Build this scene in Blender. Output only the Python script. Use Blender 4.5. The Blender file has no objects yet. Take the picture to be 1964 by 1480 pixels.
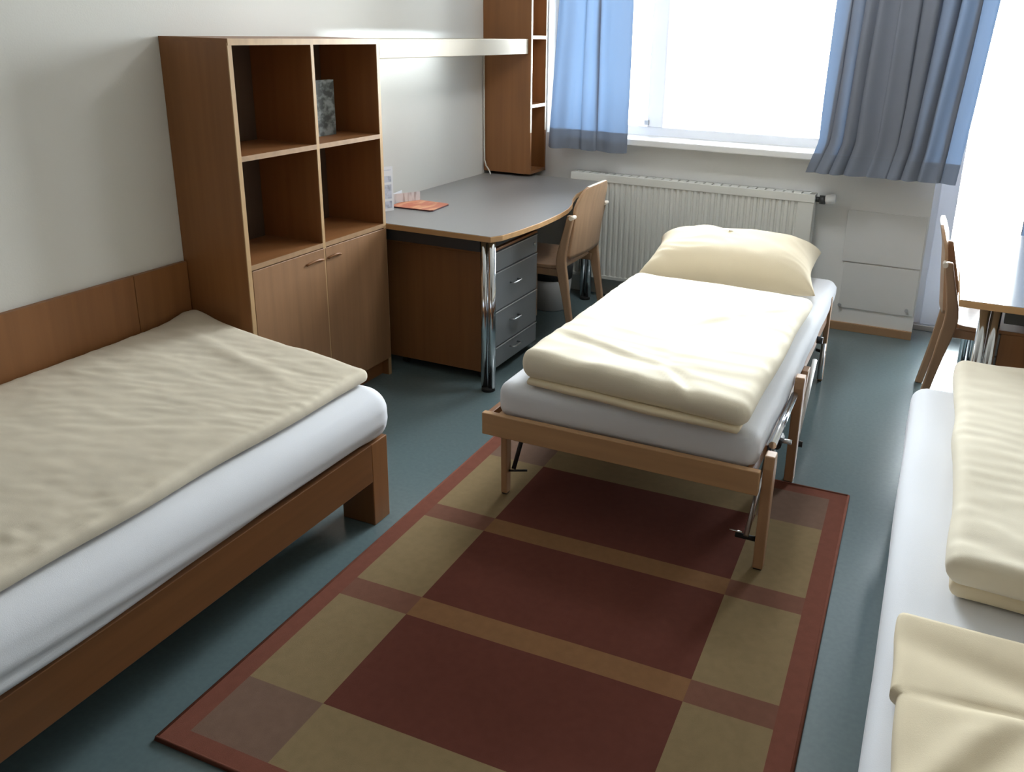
import bpy, bmesh, math, random
from mathutils import Vector, Matrix, noise

random.seed(7)
SC = bpy.context.scene
COL = SC.collection

# ------------------------------------------------------------------ camera
yaw, pitch, roll = -0.4005, -0.3149, 0.0285
cy_, sy_, cp_, sp_, cr_, sr_ = (math.cos(yaw), math.sin(yaw), math.cos(pitch),
                                math.sin(pitch), math.cos(roll), math.sin(roll))
fwd = Vector((sy_ * cp_, cy_ * cp_, sp_))
rt0 = Vector((cy_, -sy_, 0.0))
up0 = rt0.cross(fwd)
right = cr_ * rt0 + sr_ * up0
up = -sr_ * rt0 + cr_ * up0
cam_data = bpy.data.cameras.new('camera')
cam_data.sensor_width = 36.0
cam_data.lens = 1644.8 / 1964.0 * 36.0
cam_data.shift_x = -(1091.25 - 982.0) / 1964.0
cam_data.shift_y = -(740.0 - 590.3) / 1964.0
cam_data.clip_start = 0.02
cam = bpy.data.objects.new('camera', cam_data)
M = Matrix.Identity(4)
for i in range(3):
    M[i][0], M[i][1], M[i][2] = right[i], up[i], -fwd[i]
M[2][3] = 1.6
cam.matrix_world = M
COL.objects.link(cam)
SC.camera = cam

# ------------------------------------------------------------------ world
W = bpy.data.worlds.new('world')
SC.world = W
W.use_nodes = True
wt = W.node_tree
wt.nodes.clear()
wo = wt.nodes.new('ShaderNodeOutputWorld')
wb = wt.nodes.new('ShaderNodeBackground')
tc = wt.nodes.new('ShaderNodeTexCoord')
sx = wt.nodes.new('ShaderNodeSeparateXYZ')
wr = wt.nodes.new('ShaderNodeValToRGB')
mr = wt.nodes.new('ShaderNodeMapRange')
mr.inputs['From Min'].default_value = -1
wt.links.new(tc.outputs['Generated'], sx.inputs[0])
wt.links.new(sx.outputs['Z'], mr.inputs['Value'])
wt.links.new(mr.outputs[0], wr.inputs[0])
el = wr.color_ramp.elements
el[0].position, el[0].color = 0.46, (0.50, 0.495, 0.48, 1)      # bright pale ground outside
el[1].position, el[1].color = 0.52, (0.91, 0.96, 1.0, 1)       # overcast sky
wt.links.new(wr.outputs[0], wb.inputs['Color'])
WORLD_STRENGTH = 10.0
wb.inputs['Strength'].default_value = WORLD_STRENGTH
wt.links.new(wb.outputs[0], wo.inputs[0])

SC.view_settings.view_transform = 'Standard'
SC.view_settings.look = 'None'
SC.view_settings.gamma = 1.0
SC.view_settings.use_curve_mapping = False
SC.view_settings.exposure = 2.02
SC.cycles.max_bounces = 10
SC.cycles.diffuse_bounces = 6
SC.cycles.transparent_max_bounces = 16
SC.cycles.sample_clamp_indirect = 6.0
SC.cycles.caustics_reflective = False
SC.cycles.caustics_refractive = False


def portal(name, x0, x1, z0, z1, y):
    ld = bpy.data.lights.new(name, 'AREA')
    ld.shape = 'RECTANGLE'
    ld.size, ld.size_y = x1 - x0, z1 - z0
    ld.cycles.is_portal = True
    o = bpy.data.objects.new(name, ld)
    o.location = ((x0 + x1) / 2, y, (z0 + z1) / 2)
    o.rotation_euler = (math.radians(-90), 0, 0)      # faces -y, into the room
    COL.objects.link(o)


portal('window_portal', -2.2, -0.55, 1.0, 2.35, 5.16)
portal('door_portal', 0.0, 0.95, 0.05, 2.2, 5.26)


# ------------------------------------------------------------------ materials
def srgb(r, g, b):
    f = lambda c: (c / 255 / 12.92) if c / 255 <= 0.04045 else ((c / 255 + 0.055) / 1.055) ** 2.4
    return (f(r), f(g), f(b), 1)


def mat(name, col, rough=0.6, metal=0.0, bump=0.0, bscale=200, var=0.0, vscale=3, spec=0.5, stretch=(1, 1, 1),
        sheen=0.0):
    m = bpy.data.materials.new(name)
    m.use_nodes = True
    nt = m.node_tree
    b = nt.nodes['Principled BSDF']
    b.inputs['Base Color'].default_value = col
    b.inputs['Roughness'].default_value = rough
    b.inputs['Metallic'].default_value = metal
    b.inputs['Specular IOR Level'].default_value = spec
    if sheen:
        b.inputs['Sheen Weight'].default_value = sheen
    t = nt.nodes.new('ShaderNodeTexCoord')
    mp = nt.nodes.new('ShaderNodeMapping')
    mp.inputs['Scale'].default_value = stretch
    nt.links.new(t.outputs['Object'], mp.inputs[0])
    if var:
        n = nt.nodes.new('ShaderNodeTexNoise')
        n.inputs['Scale'].default_value = vscale
        n.inputs['Detail'].default_value = 6
        nt.links.new(mp.outputs[0], n.inputs['Vector'])
        r = nt.nodes.new('ShaderNodeValToRGB')
        e = r.color_ramp.elements
        e[0].position, e[1].position = 0.3, 0.7
        e[0].color = tuple(c * (1 - var) for c in col[:3]) + (1,)
        e[1].color = tuple(min(1, c * (1 + var)) for c in col[:3]) + (1,)
        nt.links.new(n.outputs['Fac'], r.inputs[0])
        nt.links.new(r.outputs[0], b.inputs['Base Color'])
    if bump:
        n2 = nt.nodes.new('ShaderNodeTexNoise')
        n2.inputs['Scale'].default_value = bscale
        n2.inputs['Detail'].default_value = 3
        nt.links.new(mp.outputs[0], n2.inputs['Vector'])
        bp = nt.nodes.new('ShaderNodeBump')
        bp.inputs['Strength'].default_value = bump
        bp.inputs['Distance'].default_value = 0.002
        nt.links.new(n2.outputs['Fac'], bp.inputs['Height'])
        nt.links.new(bp.outputs[0], b.inputs['Normal'])
    return m


def wood(name, col, axis='z', rough=0.42, var=0.10):
    s = {'z': (14, 14, 0.7), 'x': (0.7, 14, 14), 'y': (14, 0.7, 14)}[axis]
    return mat(name, col, rough, var=var, vscale=2.2, stretch=s, bump=0.05, bscale=9, spec=0.4)


BEECH = (0.255, 0.109, 0.039, 1)
BEECH_L = (0.58, 0.345, 0.175, 1)
m_wood_z = wood('beech_vertical', BEECH, 'z')
m_wood_y = wood('beech_along_room', BEECH, 'y')
m_wood_x = wood('beech_across', BEECH, 'x')
m_wood_door = wood('beech_door_front', (0.29, 0.155, 0.078, 1), 'z', var=0.10)
m_edge = wood('window_lit_beech_edge', (0.48, 0.31, 0.16, 1), 'z', 0.35)  # window light on the bookcase front edges put into a paler colour
m_chair = wood('chair_beech', (0.46, 0.29, 0.175, 1), 'z', 0.35)
m_bedwood = wood('bed_beech_across', (0.52, 0.31, 0.16, 1), 'x', 0.4)
m_bedwood_z = wood('bed_beech_vertical', (0.44, 0.26, 0.145, 1), 'z', 0.4)
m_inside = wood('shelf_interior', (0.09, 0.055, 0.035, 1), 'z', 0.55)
m_skirt = wood('skirting_beech', (0.36, 0.22, 0.12, 1), 'x', 0.4)
m_wall = mat('wall_paint', (0.72, 0.71, 0.672, 1), 0.85, bump=0.15, bscale=160, spec=0.2)
m_wallwin = mat('window_wall_paint', (0.80, 0.80, 0.79, 1), 0.8, bump=0.12, bscale=160, spec=0.2)
m_ceil = mat('ceiling_paint', (0.85, 0.85, 0.83, 1), 0.9)
m_floor = mat('teal_linoleum', (0.125, 0.176, 0.186, 1), 0.22, var=0.05, vscale=70, spec=0.85)
m_white = mat('white_lacquer', (0.80, 0.80, 0.79, 1), 0.4)
m_panelw = mat('white_cover_panel', (0.72, 0.72, 0.71, 1), 0.55)
m_rad = mat('radiator_enamel', (0.74, 0.74, 0.70, 1), 0.35)
m_lam = mat('grey_laminate', (0.25, 0.245, 0.24, 1), 0.33, var=0.03, vscale=300, spec=0.5)
m_lamR = mat('grey_laminate_glossy', (0.30, 0.30, 0.31, 1), 0.12, var=0.03, vscale=300, spec=0.6)
m_drawer = mat('grey_drawer_front', (0.205, 0.215, 0.225, 1), 0.4)
m_drawer_edge = mat('light_grey_edge', (0.42, 0.42, 0.43, 1), 0.4)
m_black = mat('black_steel', (0.02, 0.02, 0.022, 1), 0.45)
m_rubber = mat('black_rubber', (0.012, 0.012, 0.012, 1), 0.7)
m_chrome = mat('chrome', (0.75, 0.77, 0.80, 1), 0.12, 1.0)
m_steel = mat('brushed_steel', (0.55, 0.55, 0.56, 1), 0.32, 1.0)
m_sheet = mat('white_sheet', (0.765, 0.78, 0.83, 1), 0.85, bump=0.15, bscale=500, spec=0.15, sheen=0.1)
m_cream = mat('cream_bed_linen', (0.80, 0.69, 0.50, 1), 0.8, bump=0.15, bscale=500, spec=0.15, sheen=0.1)
m_cream2 = mat('white_cream_linen', (0.81, 0.735, 0.59, 1), 0.8, bump=0.15, bscale=500, spec=0.15, sheen=0.1)
m_beige = mat('beige_bed_linen', (0.665, 0.595, 0.48, 1), 0.85, bump=0.2, bscale=420, var=0.06, vscale=5, spec=0.12,
              stretch=(1, 3, 1))
m_bin = mat('pale_bin_plastic', (0.50, 0.50, 0.50, 1), 0.5)
m_bindark = mat('dark_bin_liner', (0.035, 0.035, 0.04, 1), 0.5)
m_lightbody = mat('ivory_lamp_body', (0.47, 0.40, 0.285, 1), 0.4)
m_cord = mat('ivory_cord', (0.62, 0.60, 0.54, 1), 0.5)
m_frame = mat('white_plastic_frame', (0.88, 0.89, 0.92, 1), 0.35)
m_knob = mat('thermostat_white', (0.82, 0.82, 0.82, 1), 0.4)
m_collar = mat('dark_valve_collar', (0.06, 0.06, 0.06, 1), 0.45)
m_r_border = mat('rug_border', (0.200, 0.075, 0.052, 1), 0.95, bump=0.5, bscale=900, var=0.06, vscale=40, spec=0.05)
m_r_dark = mat('rug_oxblood', (0.132, 0.045, 0.033, 1), 0.95, bump=0.5, bscale=900, var=0.05, vscale=40, spec=0.05)
m_r_beige = mat('rug_beige', (0.262, 0.190, 0.103, 1), 0.95, bump=0.5, bscale=900, var=0.05, vscale=40, spec=0.05)
m_r_brown = mat('rug_brown_corner', (0.195, 0.122, 0.090, 1), 0.95, bump=0.5, bscale=900, var=0.05, vscale=40, spec=0.05)
m_r_stripe = mat('rug_brown_stripe', (0.240, 0.125, 0.060, 1), 0.95, bump=0.5, bscale=900, var=0.05, vscale=40, spec=0.05)
m_r_stripe2 = mat('rug_rust_stripe', (0.195, 0.092, 0.064, 1), 0.95, bump=0.5, bscale=900, var=0.05, vscale=40, spec=0.05)


def glass_mat():
    m = bpy.data.materials.new('window_glass')
    m.use_nodes = True
    nt = m.node_tree
    nt.nodes.clear()
    o = nt.nodes.new('ShaderNodeOutputMaterial')
    mx = nt.nodes.new('ShaderNodeMixShader')
    t = nt.nodes.new('ShaderNodeBsdfTransparent')
    g = nt.nodes.new('ShaderNodeBsdfGlossy')
    g.inputs['Roughness'].default_value = 0.02
    f = nt.nodes.new('ShaderNodeFresnel')
    t.inputs[0].default_value = (0.96, 0.98, 0.98, 1)
    nt.links.new(f.outputs[0], mx.inputs[0])
    nt.links.new(t.outputs[0], mx.inputs[1])
    nt.links.new(g.outputs[0], mx.inputs[2])
    nt.links.new(mx.outputs[0], o.inputs[0])
    return m


def curtain_mat(name, col, trans, mixf):
    m = bpy.data.materials.new(name)
    m.use_nodes = True
    nt = m.node_tree
    nt.nodes.clear()
    o = nt.nodes.new('ShaderNodeOutputMaterial')
    mx = nt.nodes.new('ShaderNodeMixShader')
    d = nt.nodes.new('ShaderNodeBsdfDiffuse')
    t = nt.nodes.new('ShaderNodeBsdfTranslucent')
    tcn = nt.nodes.new('ShaderNodeTexCoord')
    mp = nt.nodes.new('ShaderNodeMapping')
    mp.inputs['Scale'].default_value = (400, 400, 60)
    n = nt.nodes.new('ShaderNodeTexNoise')
    n.inputs['Scale'].default_value = 1
    bp = nt.nodes.new('ShaderNodeBump')
    bp.inputs['Strength'].default_value = 0.1
    bp.inputs['Distance'].default_value = 0.001
    nt.links.new(tcn.outputs['Object'], mp.inputs[0])
    nt.links.new(mp.outputs[0], n.inputs['Vector'])
    nt.links.new(n.outputs['Fac'], bp.inputs['Height'])
    nt.links.new(bp.outputs[0], d.inputs['Normal'])
    d.inputs[0].default_value = col
    t.inputs[0].default_value = trans
    mx.inputs[0].default_value = mixf
    nt.links.new(d.outputs[0], mx.inputs[1])
    nt.links.new(t.outputs[0], mx.inputs[2])
    nt.links.new(mx.outputs[0], o.inputs[0])
    return m


m_glass = glass_mat()
m_tube = mat('lit_lamp_tube', (0.9, 0.9, 0.9, 1), 0.5)
m_tube.node_tree.nodes['Principled BSDF'].inputs['Emission Color'].default_value = (0.78, 0.90, 1.0, 1)
m_tube.node_tree.nodes['Principled BSDF'].inputs['Emission Strength'].default_value = 4.8  # tube glow raised and cooled to stand in for window light on the wall
m_frame = curtain_mat('white_plastic_frame_glare', (0.86, 0.87, 0.90, 1), (0.80, 0.84, 0.92, 1), 0.07)  # slight translucency imitates the glare that whitens the frame
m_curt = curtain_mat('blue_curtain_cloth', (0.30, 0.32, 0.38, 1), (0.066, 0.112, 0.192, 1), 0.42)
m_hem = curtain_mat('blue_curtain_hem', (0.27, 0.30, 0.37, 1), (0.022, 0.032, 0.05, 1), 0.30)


def print_mat(name, base, ink, scale, thr, stretch=(1, 1, 1), rough=0.5):
    m = mat(name, base, rough)
    nt = m.node_tree
    b = nt.nodes['Principled BSDF']
    t = nt.nodes.new('ShaderNodeTexCoord')
    mp = nt.nodes.new('ShaderNodeMapping')
    mp.inputs['Scale'].default_value = stretch
    n = nt.nodes.new('ShaderNodeTexNoise')
    n.inputs['Scale'].default_value = scale
    n.inputs['Detail'].default_value = 4
    r = nt.nodes.new('ShaderNodeValToRGB')
    e = r.color_ramp.elements
    e[0].position, e[0].color = thr - 0.08, base
    e[1].position, e[1].color = thr + 0.08, ink
    nt.links.new(t.outputs['Object'], mp.inputs[0])
    nt.links.new(mp.outputs[0], n.inputs['Vector'])
    nt.links.new(n.outputs['Fac'], r.inputs[0])
    nt.links.new(r.outputs[0], b.inputs['Base Color'])
    return m


m_book = print_mat('grey_rock_cover', (0.05, 0.055, 0.05, 1), (0.24, 0.26, 0.25, 1), 22, 0.52, (1, 1, 1.6))
m_paper = mat('white_paper', (0.82, 0.84, 0.88, 1), 0.6)
m_photo = print_mat('grey_blue_print', (0.62, 0.66, 0.76, 1), (0.36, 0.39, 0.48, 1), 30, 0.55)
m_textprint = print_mat('faint_print', (0.78, 0.82, 0.86, 1), (0.50, 0.50, 0.53, 1), 60, 0.55, (1, 1, 0.15))
m_red = print_mat('orange_red_cover', (0.52, 0.13, 0.06, 1), (0.72, 0.36, 0.18, 1), 9, 0.56, (3, 1, 1), 0.3)
m_paperdark = mat('dark_page_edge', (0.06, 0.02, 0.03, 1), 0.6)


# ------------------------------------------------------------------ helpers
def tag(o, label=None, cat=None, group=None, kind=None):
    if label: o['label'] = label
    if cat: o['category'] = cat
    if group: o['group'] = group
    if kind: o['kind'] = kind
    return o


def thing(name, loc, label, cat, group=None, rz=0):
    o = bpy.data.objects.new(name, None)
    o.empty_display_size = 0.1
    COL.objects.link(o)
    o.location = loc
    o.rotation_euler = (0, 0, rz)
    return tag(o, label, cat, group)


def link(name, bm, mats, parent=None, smooth=False, off=None, bevel=0.0):
    """mesh coordinates are world coordinates when parent is an unrotated Empty at off; off is subtracted"""
    if off is not None:
        bmesh.ops.translate(bm, verts=bm.verts, vec=-Vector(off))
    me = bpy.data.meshes.new(name)
    bmesh.ops.recalc_face_normals(bm, faces=bm.faces)
    bm.to_mesh(me)
    bm.free()
    for m in (mats if isinstance(mats, (list, tuple)) else [mats]):
        me.materials.append(m)
    if smooth:
        for p in me.polygons:
            p.use_smooth = True
    o = bpy.data.objects.new(name, me)
    COL.objects.link(o)
    if parent is not None:
        o.parent = parent
    if bevel:
        md = o.modifiers.new('bevel', 'BEVEL')
        md.width = bevel
        md.segments = 2
        md.limit_method = 'ANGLE'
    return o


def add_box(bm, x0, x1, y0, y1, z0, z1, mi=0):
    vs = [bm.verts.new(p) for p in ((x0, y0, z0), (x1, y0, z0), (x1, y1, z0), (x0, y1, z0),
                                    (x0, y0, z1), (x1, y0, z1), (x1, y1, z1), (x0, y1, z1))]
    for f in ((3, 2, 1, 0), (4, 5, 6, 7), (0, 1, 5, 4), (1, 2, 6, 5), (2, 3, 7, 6), (3, 0, 4, 7)):
        bm.faces.new([vs[i] for i in f]).material_index = mi
    return vs


def box(name, b, m, parent=None, off=None, bevel=0.002):
    bm = bmesh.new()
    add_box(bm, *b)
    return link(name, bm, m, parent, off=off, bevel=bevel)


def add_tube(bm, pts, r, n=12, cap=True, mi=0):
    pts = [Vector(p) for p in pts]
    rs = r if isinstance(r, (list, tuple)) else [r] * len(pts)
    rings = []
    ref = None
    for i, p in enumerate(pts):
        a = pts[max(0, i - 1)]
        c = pts[min(len(pts) - 1, i + 1)]
        d = (c - a).normalized()
        if ref is None:
            ref = d.orthogonal().normalized()
        ref = (ref - d * ref.dot(d)).normalized()
        s = d.cross(ref)
        rings.append([bm.verts.new(p + rs[i] * (math.cos(2 * math.pi * k / n) * ref + math.sin(2 * math.pi * k / n) * s))
                      for k in range(n)])
    for a, c in zip(rings, rings[1:]):
        for k in range(n):
            f = bm.faces.new((a[k], a[(k + 1) % n], c[(k + 1) % n], c[k]))
            f.smooth = True
            f.material_index = mi
    if cap:
        bm.faces.new(rings[0][::-1]).material_index = mi
        bm.faces.new(rings[-1]).material_index = mi


def tube(name, pts, r, m, parent=None, off=None, n=12):
    bm = bmesh.new()
    add_tube(bm, pts, r, n)
    return link(name, bm, m, parent, off=off)


def add_prism(bm, poly, axis, a, b, mi=0):
    """extrude polygon (2-D, remaining axes in order) along axis from a to b"""
    def P(u, v, w):
        return {'x': (w, u, v), 'y': (u, w, v), 'z': (u, v, w)}[axis]
    A = [bm.verts.new(P(u, v, a)) for u, v in poly]
    B = [bm.verts.new(P(u, v, b)) for u, v in poly]
    n = len(poly)
    bm.faces.new(A[::-1]).material_index = mi
    bm.faces.new(B).material_index = mi
    for i in range(n):
        bm.faces.new((A[i], A[(i + 1) % n], B[(i + 1) % n], B[i])).material_index = mi


def prism(name, poly, axis, a, b, m, parent=None, off=None, bevel=0.0):
    bm = bmesh.new()
    add_prism(bm, poly, axis, a, b)
    return link(name, bm, m, parent, off=off, bevel=bevel)


def struct(name, b, m):
    bm = bmesh.new()
    add_box(bm, *b)
    o = link(name, bm, m)
    o['kind'] = 'structure'
    return o


def N(x, y, z=0.0):
    return noise.noise(Vector((x, y, z)))


def soft_block(x0, x1, y0, y1, z0, z1, r, rz, step, fn=None):
    """rounded block as a closed grid; r: plan/side radius, rz: vertical radius; fn(x,y,z,top)->(dx,dy,dz)"""
    bm = bmesh.new()
    nx, ny, nz = max(4, int((x1 - x0) / step)), max(4, int((y1 - y0) / step)), max(5, int((z1 - z0) / (step * 0.7)))
    cache = {}

    def V(i, j, k):
        key = (i, j, k)
        if key in cache: return cache[key]
        # denser sampling near the rims
        sm = lambda t: t + 0.0
        x, y, z = x0 + (x1 - x0) * sm(i / nx), y0 + (y1 - y0) * sm(j / ny), z0 + (z1 - z0) * k / nz
        ix, iy, iz = min(max(x, x0 + r), x1 - r), min(max(y, y0 + r), y1 - r), min(max(z, z0 + rz), z1 - rz)
        dx, dy, dz = (x - ix) / r, (y - iy) / r, (z - iz) / rz
        L = math.sqrt(dx * dx + dy * dy + dz * dz)
        mx = max(abs(dx), abs(dy), abs(dz))
        if L > 1e-9:
            s = mx / L if False else 1.0 / L
            # project cube-corner onto the rounding, keep interior of faces in place
            dx, dy, dz = dx * s, dy * s, dz * s
            if mx < 0.999:
                dx, dy, dz = dx * mx, dy * mx, dz * mx
        p = [ix + dx * r, iy + dy * r, iz + dz * rz]
        if fn:
            d = fn(p[0], p[1], p[2], (p[2] - z0) / (z1 - z0))
            p = [p[0] + d[0], p[1] + d[1], p[2] + d[2]]
        cache[key] = bm.verts.new(p)
        return cache[key]
    for i in range(nx):
        for j in range(ny):
            for k in (0, nz):
                bm.faces.new((V(i, j, k), V(i + 1, j, k), V(i + 1, j + 1, k), V(i, j + 1, k)))
    for i in range(nx):
        for k in range(nz):
            for j in (0, ny):
                bm.faces.new((V(i, j, k), V(i + 1, j, k), V(i + 1, j, k + 1), V(i, j, k + 1)))
    for j in range(ny):
        for k in range(nz):
            for i in (0, nx):
                bm.faces.new((V(i, j, k), V(i, j + 1, k), V(i, j + 1, k + 1), V(i, j, k + 1)))
    return bm


def wrinkle(x, y, ang, sx, sy, seed):
    """ridge-like creases running along direction ang"""
    c, s = math.cos(ang), math.sin(ang)
    u, v = (x * c + y * s) * sx, (-x * s + y * c) * sy
    w = 0.6 * N(u * 0.7 + 3, v * 0.35, seed)
    n = N(u, v + w * 2, seed)
    return (1 - abs(n) * 2.2) * max(0.0, 0.5 + N(u * 0.5 + 7, v * 0.3, seed + 3))


# ------------------------------------------------------------------ room shell
XW, XR, YW, YB, ZC = -2.58, 1.08, 4.90, -1.45, 2.62
struct('floor', (XW - 0.2, XR + 0.2, YB - 0.2, 5.35, -0.12, 0.0), m_floor)
struct('ceiling', (XW - 0.2, XR + 0.2, YB - 0.2, 5.35, ZC, ZC + 0.12), m_ceil)
struct('wall_left', (XW - 0.2, XW, YB, YW, 0, ZC), m_wall)
struct('wall_right', (XR, XR + 0.2, YB, YW, 0, ZC), m_wall)
m_back_dim = wood('back_wall_dimming_tone', (0.16, 0.10, 0.06, 1), 'z')  # unseen wall darkened to cut bounce and keep the foreground dim
struct('wall_back', (XW - 0.2, XR + 0.2, YB - 0.2, YB, 0, ZC), m_back_dim)
WX0, WX1, WZ0, WZ1 = -2.255, -0.56, 0.985, 2.38       # window opening
DX0, DX1, DZ1 = 0.0, 0.96, 2.25                      # balcony door opening
bm = bmesh.new()
add_box(bm, XW - 0.2, WX0, YW, 5.2, 0, ZC)
add_box(bm, WX0, WX1, YW, 5.2, 0, WZ0)
add_box(bm, WX0, WX1, YW, 5.2, WZ1, ZC)
add_box(bm, WX1, DX0, YW, 5.2, 0, ZC)
add_box(bm, DX0, DX1, YW, 5.2, DZ1, ZC)
add_box(bm, DX1, XR + 0.2, YW, 5.2, 0, ZC)
o = link('wall_front', bm, m_wallwin)
o['kind'] = 'structure'

# window frame, mullion, panes, sill
win = bpy.data.objects.new('window_1', None)
COL.objects.link(win)
win.location = (WX0, 5.08, WZ0)
win['kind'] = 'structure'
wo_ = (WX0, 5.08, WZ0)
fy0, fy1 = 5.06, 5.12
bm = bmesh.new()
add_box(bm, WX0, WX0 + 0.05, fy0, fy1, WZ0, WZ1)
add_box(bm, WX1 - 0.05, WX1, fy0, fy1, WZ0, WZ1)
add_box(bm, WX0 + 0.05, WX1 - 0.05, fy0, fy1, WZ0, WZ0 + 0.06)
add_box(bm, WX0 + 0.05, WX1 - 0.05, fy0, fy1, WZ1 - 0.05, WZ1)
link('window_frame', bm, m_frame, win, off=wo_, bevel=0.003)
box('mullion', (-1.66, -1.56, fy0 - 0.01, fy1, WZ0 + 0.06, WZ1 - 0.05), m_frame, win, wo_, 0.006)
box('window_pane', (WX0 + 0.05, -1.66, 5.085, 5.093, WZ0 + 0.06, WZ1 - 0.05), m_glass, win, wo_, 0)
box('window_pane', (-1.56, WX1 - 0.05, 5.085, 5.093, WZ0 + 0.06, WZ1 - 0.05), m_glass, win, wo_, 0)
box('window_hinge', (-1.675, -1.645, fy0 - 0.022, fy0 - 0.008, 1.055, 1.085), m_steel, win, wo_, 0.002)
o = box('window_sill', (-2.165, WX1 - 0.001, 4.80, 5.075, 0.957, 0.995), m_white, win, wo_, 0.006)

# balcony door in its recess
dr = bpy.data.objects.new('door_1', None)
COL.objects.link(dr)
dr.location = (0, 5.15, 0)
dr['kind'] = 'structure'
do_ = (0, 5.15, 0)
bm = bmesh.new()
add_box(bm, DX0, DX0 + 0.035, 5.14, 5.20, 0.0, DZ1)
add_box(bm, DX1 - 0.035, DX1, 5.14, 5.20, 0.0, DZ1)
add_box(bm, DX0 + 0.035, DX1 - 0.035, 5.14, 5.20, DZ1 - 0.04, DZ1)
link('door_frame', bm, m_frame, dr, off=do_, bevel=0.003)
bm = bmesh.new()
add_box(bm, 0.033, 0.125, 5.125, 5.185, 0.035, DZ1 - 0.045)
add_box(bm, DX1 - 0.125, DX1 - 0.037, 5.125, 5.185, 0.035, DZ1 - 0.045)
add_box(bm, 0.125, DX1 - 0.125, 5.125, 5.185, 0.035, 0.14)
add_box(bm, 0.125, DX1 - 0.125, 5.125, 5.185, DZ1 - 0.13, DZ1 - 0.045)
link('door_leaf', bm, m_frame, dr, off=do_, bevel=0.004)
box('door_pane', (0.125, DX1 - 0.125, 5.15, 5.158, 0.14, DZ1 - 0.13), m_glass, dr, do_, 0)
box('threshold', (DX0, DX1, 5.10, 5.20, 0.0, 0.033), m_steel, dr, do_, 0.003)
bm = bmesh.new()
add_tube(bm, [(0.895, 5.12, 1.02), (0.895, 5.07, 1.02), (0.885, 5.06, 1.02), (0.78, 5.06, 1.02)], 0.009)
link('door_handle', bm, m_steel, dr, off=do_)

# skirting and white covers on the window wall
o = box('baseboard_front', (-0.62, 0.0, YW - 0.014, YW, 0.0, 0.048), m_skirt, None)
o['kind'] = 'structure'
o = box('baseboard_left', (XW, XW + 0.014, 3.2, YW, 0.0, 0.048), m_skirt, None)
o['kind'] = 'structure'


def cover(name, b, label):
    t = thing(name, ((b[0] + b[1]) / 2, YW, b[4]), label, 'panel')
    off = t.location
    box('panel', b, m_panelw, t, off, 0.0015)
    return t


t = cover('wall_cover_panel', (-0.418, -0.008, YW - 0.010, YW, 0.405, 0.694),
          'flat white square cover panel, upper of the two low on the wall beside the balcony door')
t2 = cover('wall_cover_panel', (-0.405, -0.008, YW - 0.007, YW, 0.135, 0.398),
           'flat white cover panel, lower of the two, just above the wooden skirting near the balcony door')
for x, z in ((-0.40, 0.150), (-0.045, 0.168)):
    bm = bmesh.new()
    add_tube(bm, [(x, YW - 0.02, z), (x, YW - 0.006, z)], 0.010)
    link('catch', bm, m_drawer_edge, t2, off=t2.location)

# ------------------------------------------------------------------ radiator
R0 = (-2.04, 4.88, 0.12)
rad = thing('radiator', R0, 'long white ribbed panel radiator under the window behind the middle bed', 'radiator')
x0, x1, z0, z1, yf = -2.04, -0.59, 0.13, 0.775, 4.79
bm = bmesh.new()
add_box(bm, x0, x1, yf + 0.075, yf + 0.085, z0, z1)
poly = [(x0, yf + 0.02)]
pts = []
x = x0 + 0.03
pts.append((x0, yf))
while x < x1 - 0.10:
    pts += [(x, yf), (x + 0.006, yf + 0.009), (x + 0.013, yf + 0.009), (x + 0.019, yf)]
    x += 0.0345
pts.append((x1 - 0.002, yf))
back = [(x1 - 0.002, yf + 0.02), (x0, yf + 0.02)]
add_prism(bm, pts + back, 'z', z0 + 0.02, z1 - 0.045)
link('ribbed_panel', bm, m_rad, rad, off=R0)
bm = bmesh.new()
add_box(bm, x0, x1, yf - 0.003, yf + 0.012, z1 - 0.045, z1)
add_box(bm, x0, x1, yf - 0.003, yf + 0.012, z0, z0 + 0.022)
add_box(bm, x0, x0 + 0.006, yf, yf + 0.085, z0, z1 - 0.001)
add_box(bm, x1 - 0.006, x1, yf, yf + 0.085, z0, z1 - 0.001)
link('casing', bm, m_rad, rad, off=R0, bevel=0.002)
bm = bmesh.new()
for i in range(28):
    gx = x0 + 0.02 + i * (x1 - x0 - 0.04) / 28
    add_box(bm, gx, gx + 0.040, yf + 0.012, yf + 0.085, z1 - 0.006, z1)
o = link('top_grille', bm, m_rad, rad, off=R0)
v = bmesh.new()
add_tube(v, [(x1, 4.83, 0.745), (x1 + 0.02, 4.83, 0.745)], 0.014)
add_tube(v, [(x1 + 0.02, 4.83, 0.745), (x1 + 0.05, 4.83, 0.745)], 0.024)
link('valve_collar', v, m_collar, rad, off=R0)
v = bmesh.new()
add_tube(v, [(x1 + 0.05, 4.83, 0.745), (x1 + 0.06, 4.83, 0.748), (x1 + 0.10, 4.83, 0.758), (x1 + 0.105, 4.83, 0.758)],
         [0.021, 0.025, 0.027, 0.020], 16)
link('thermostat_knob', v, m_knob, rad, off=R0)
for bx in (x0 + 0.2, x1 - 0.2):
    box('wall_bracket', (bx, bx + 0.03, yf + 0.085, YW - 0.001, 0.2, 0.7), m_rad, rad, R0)


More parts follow.
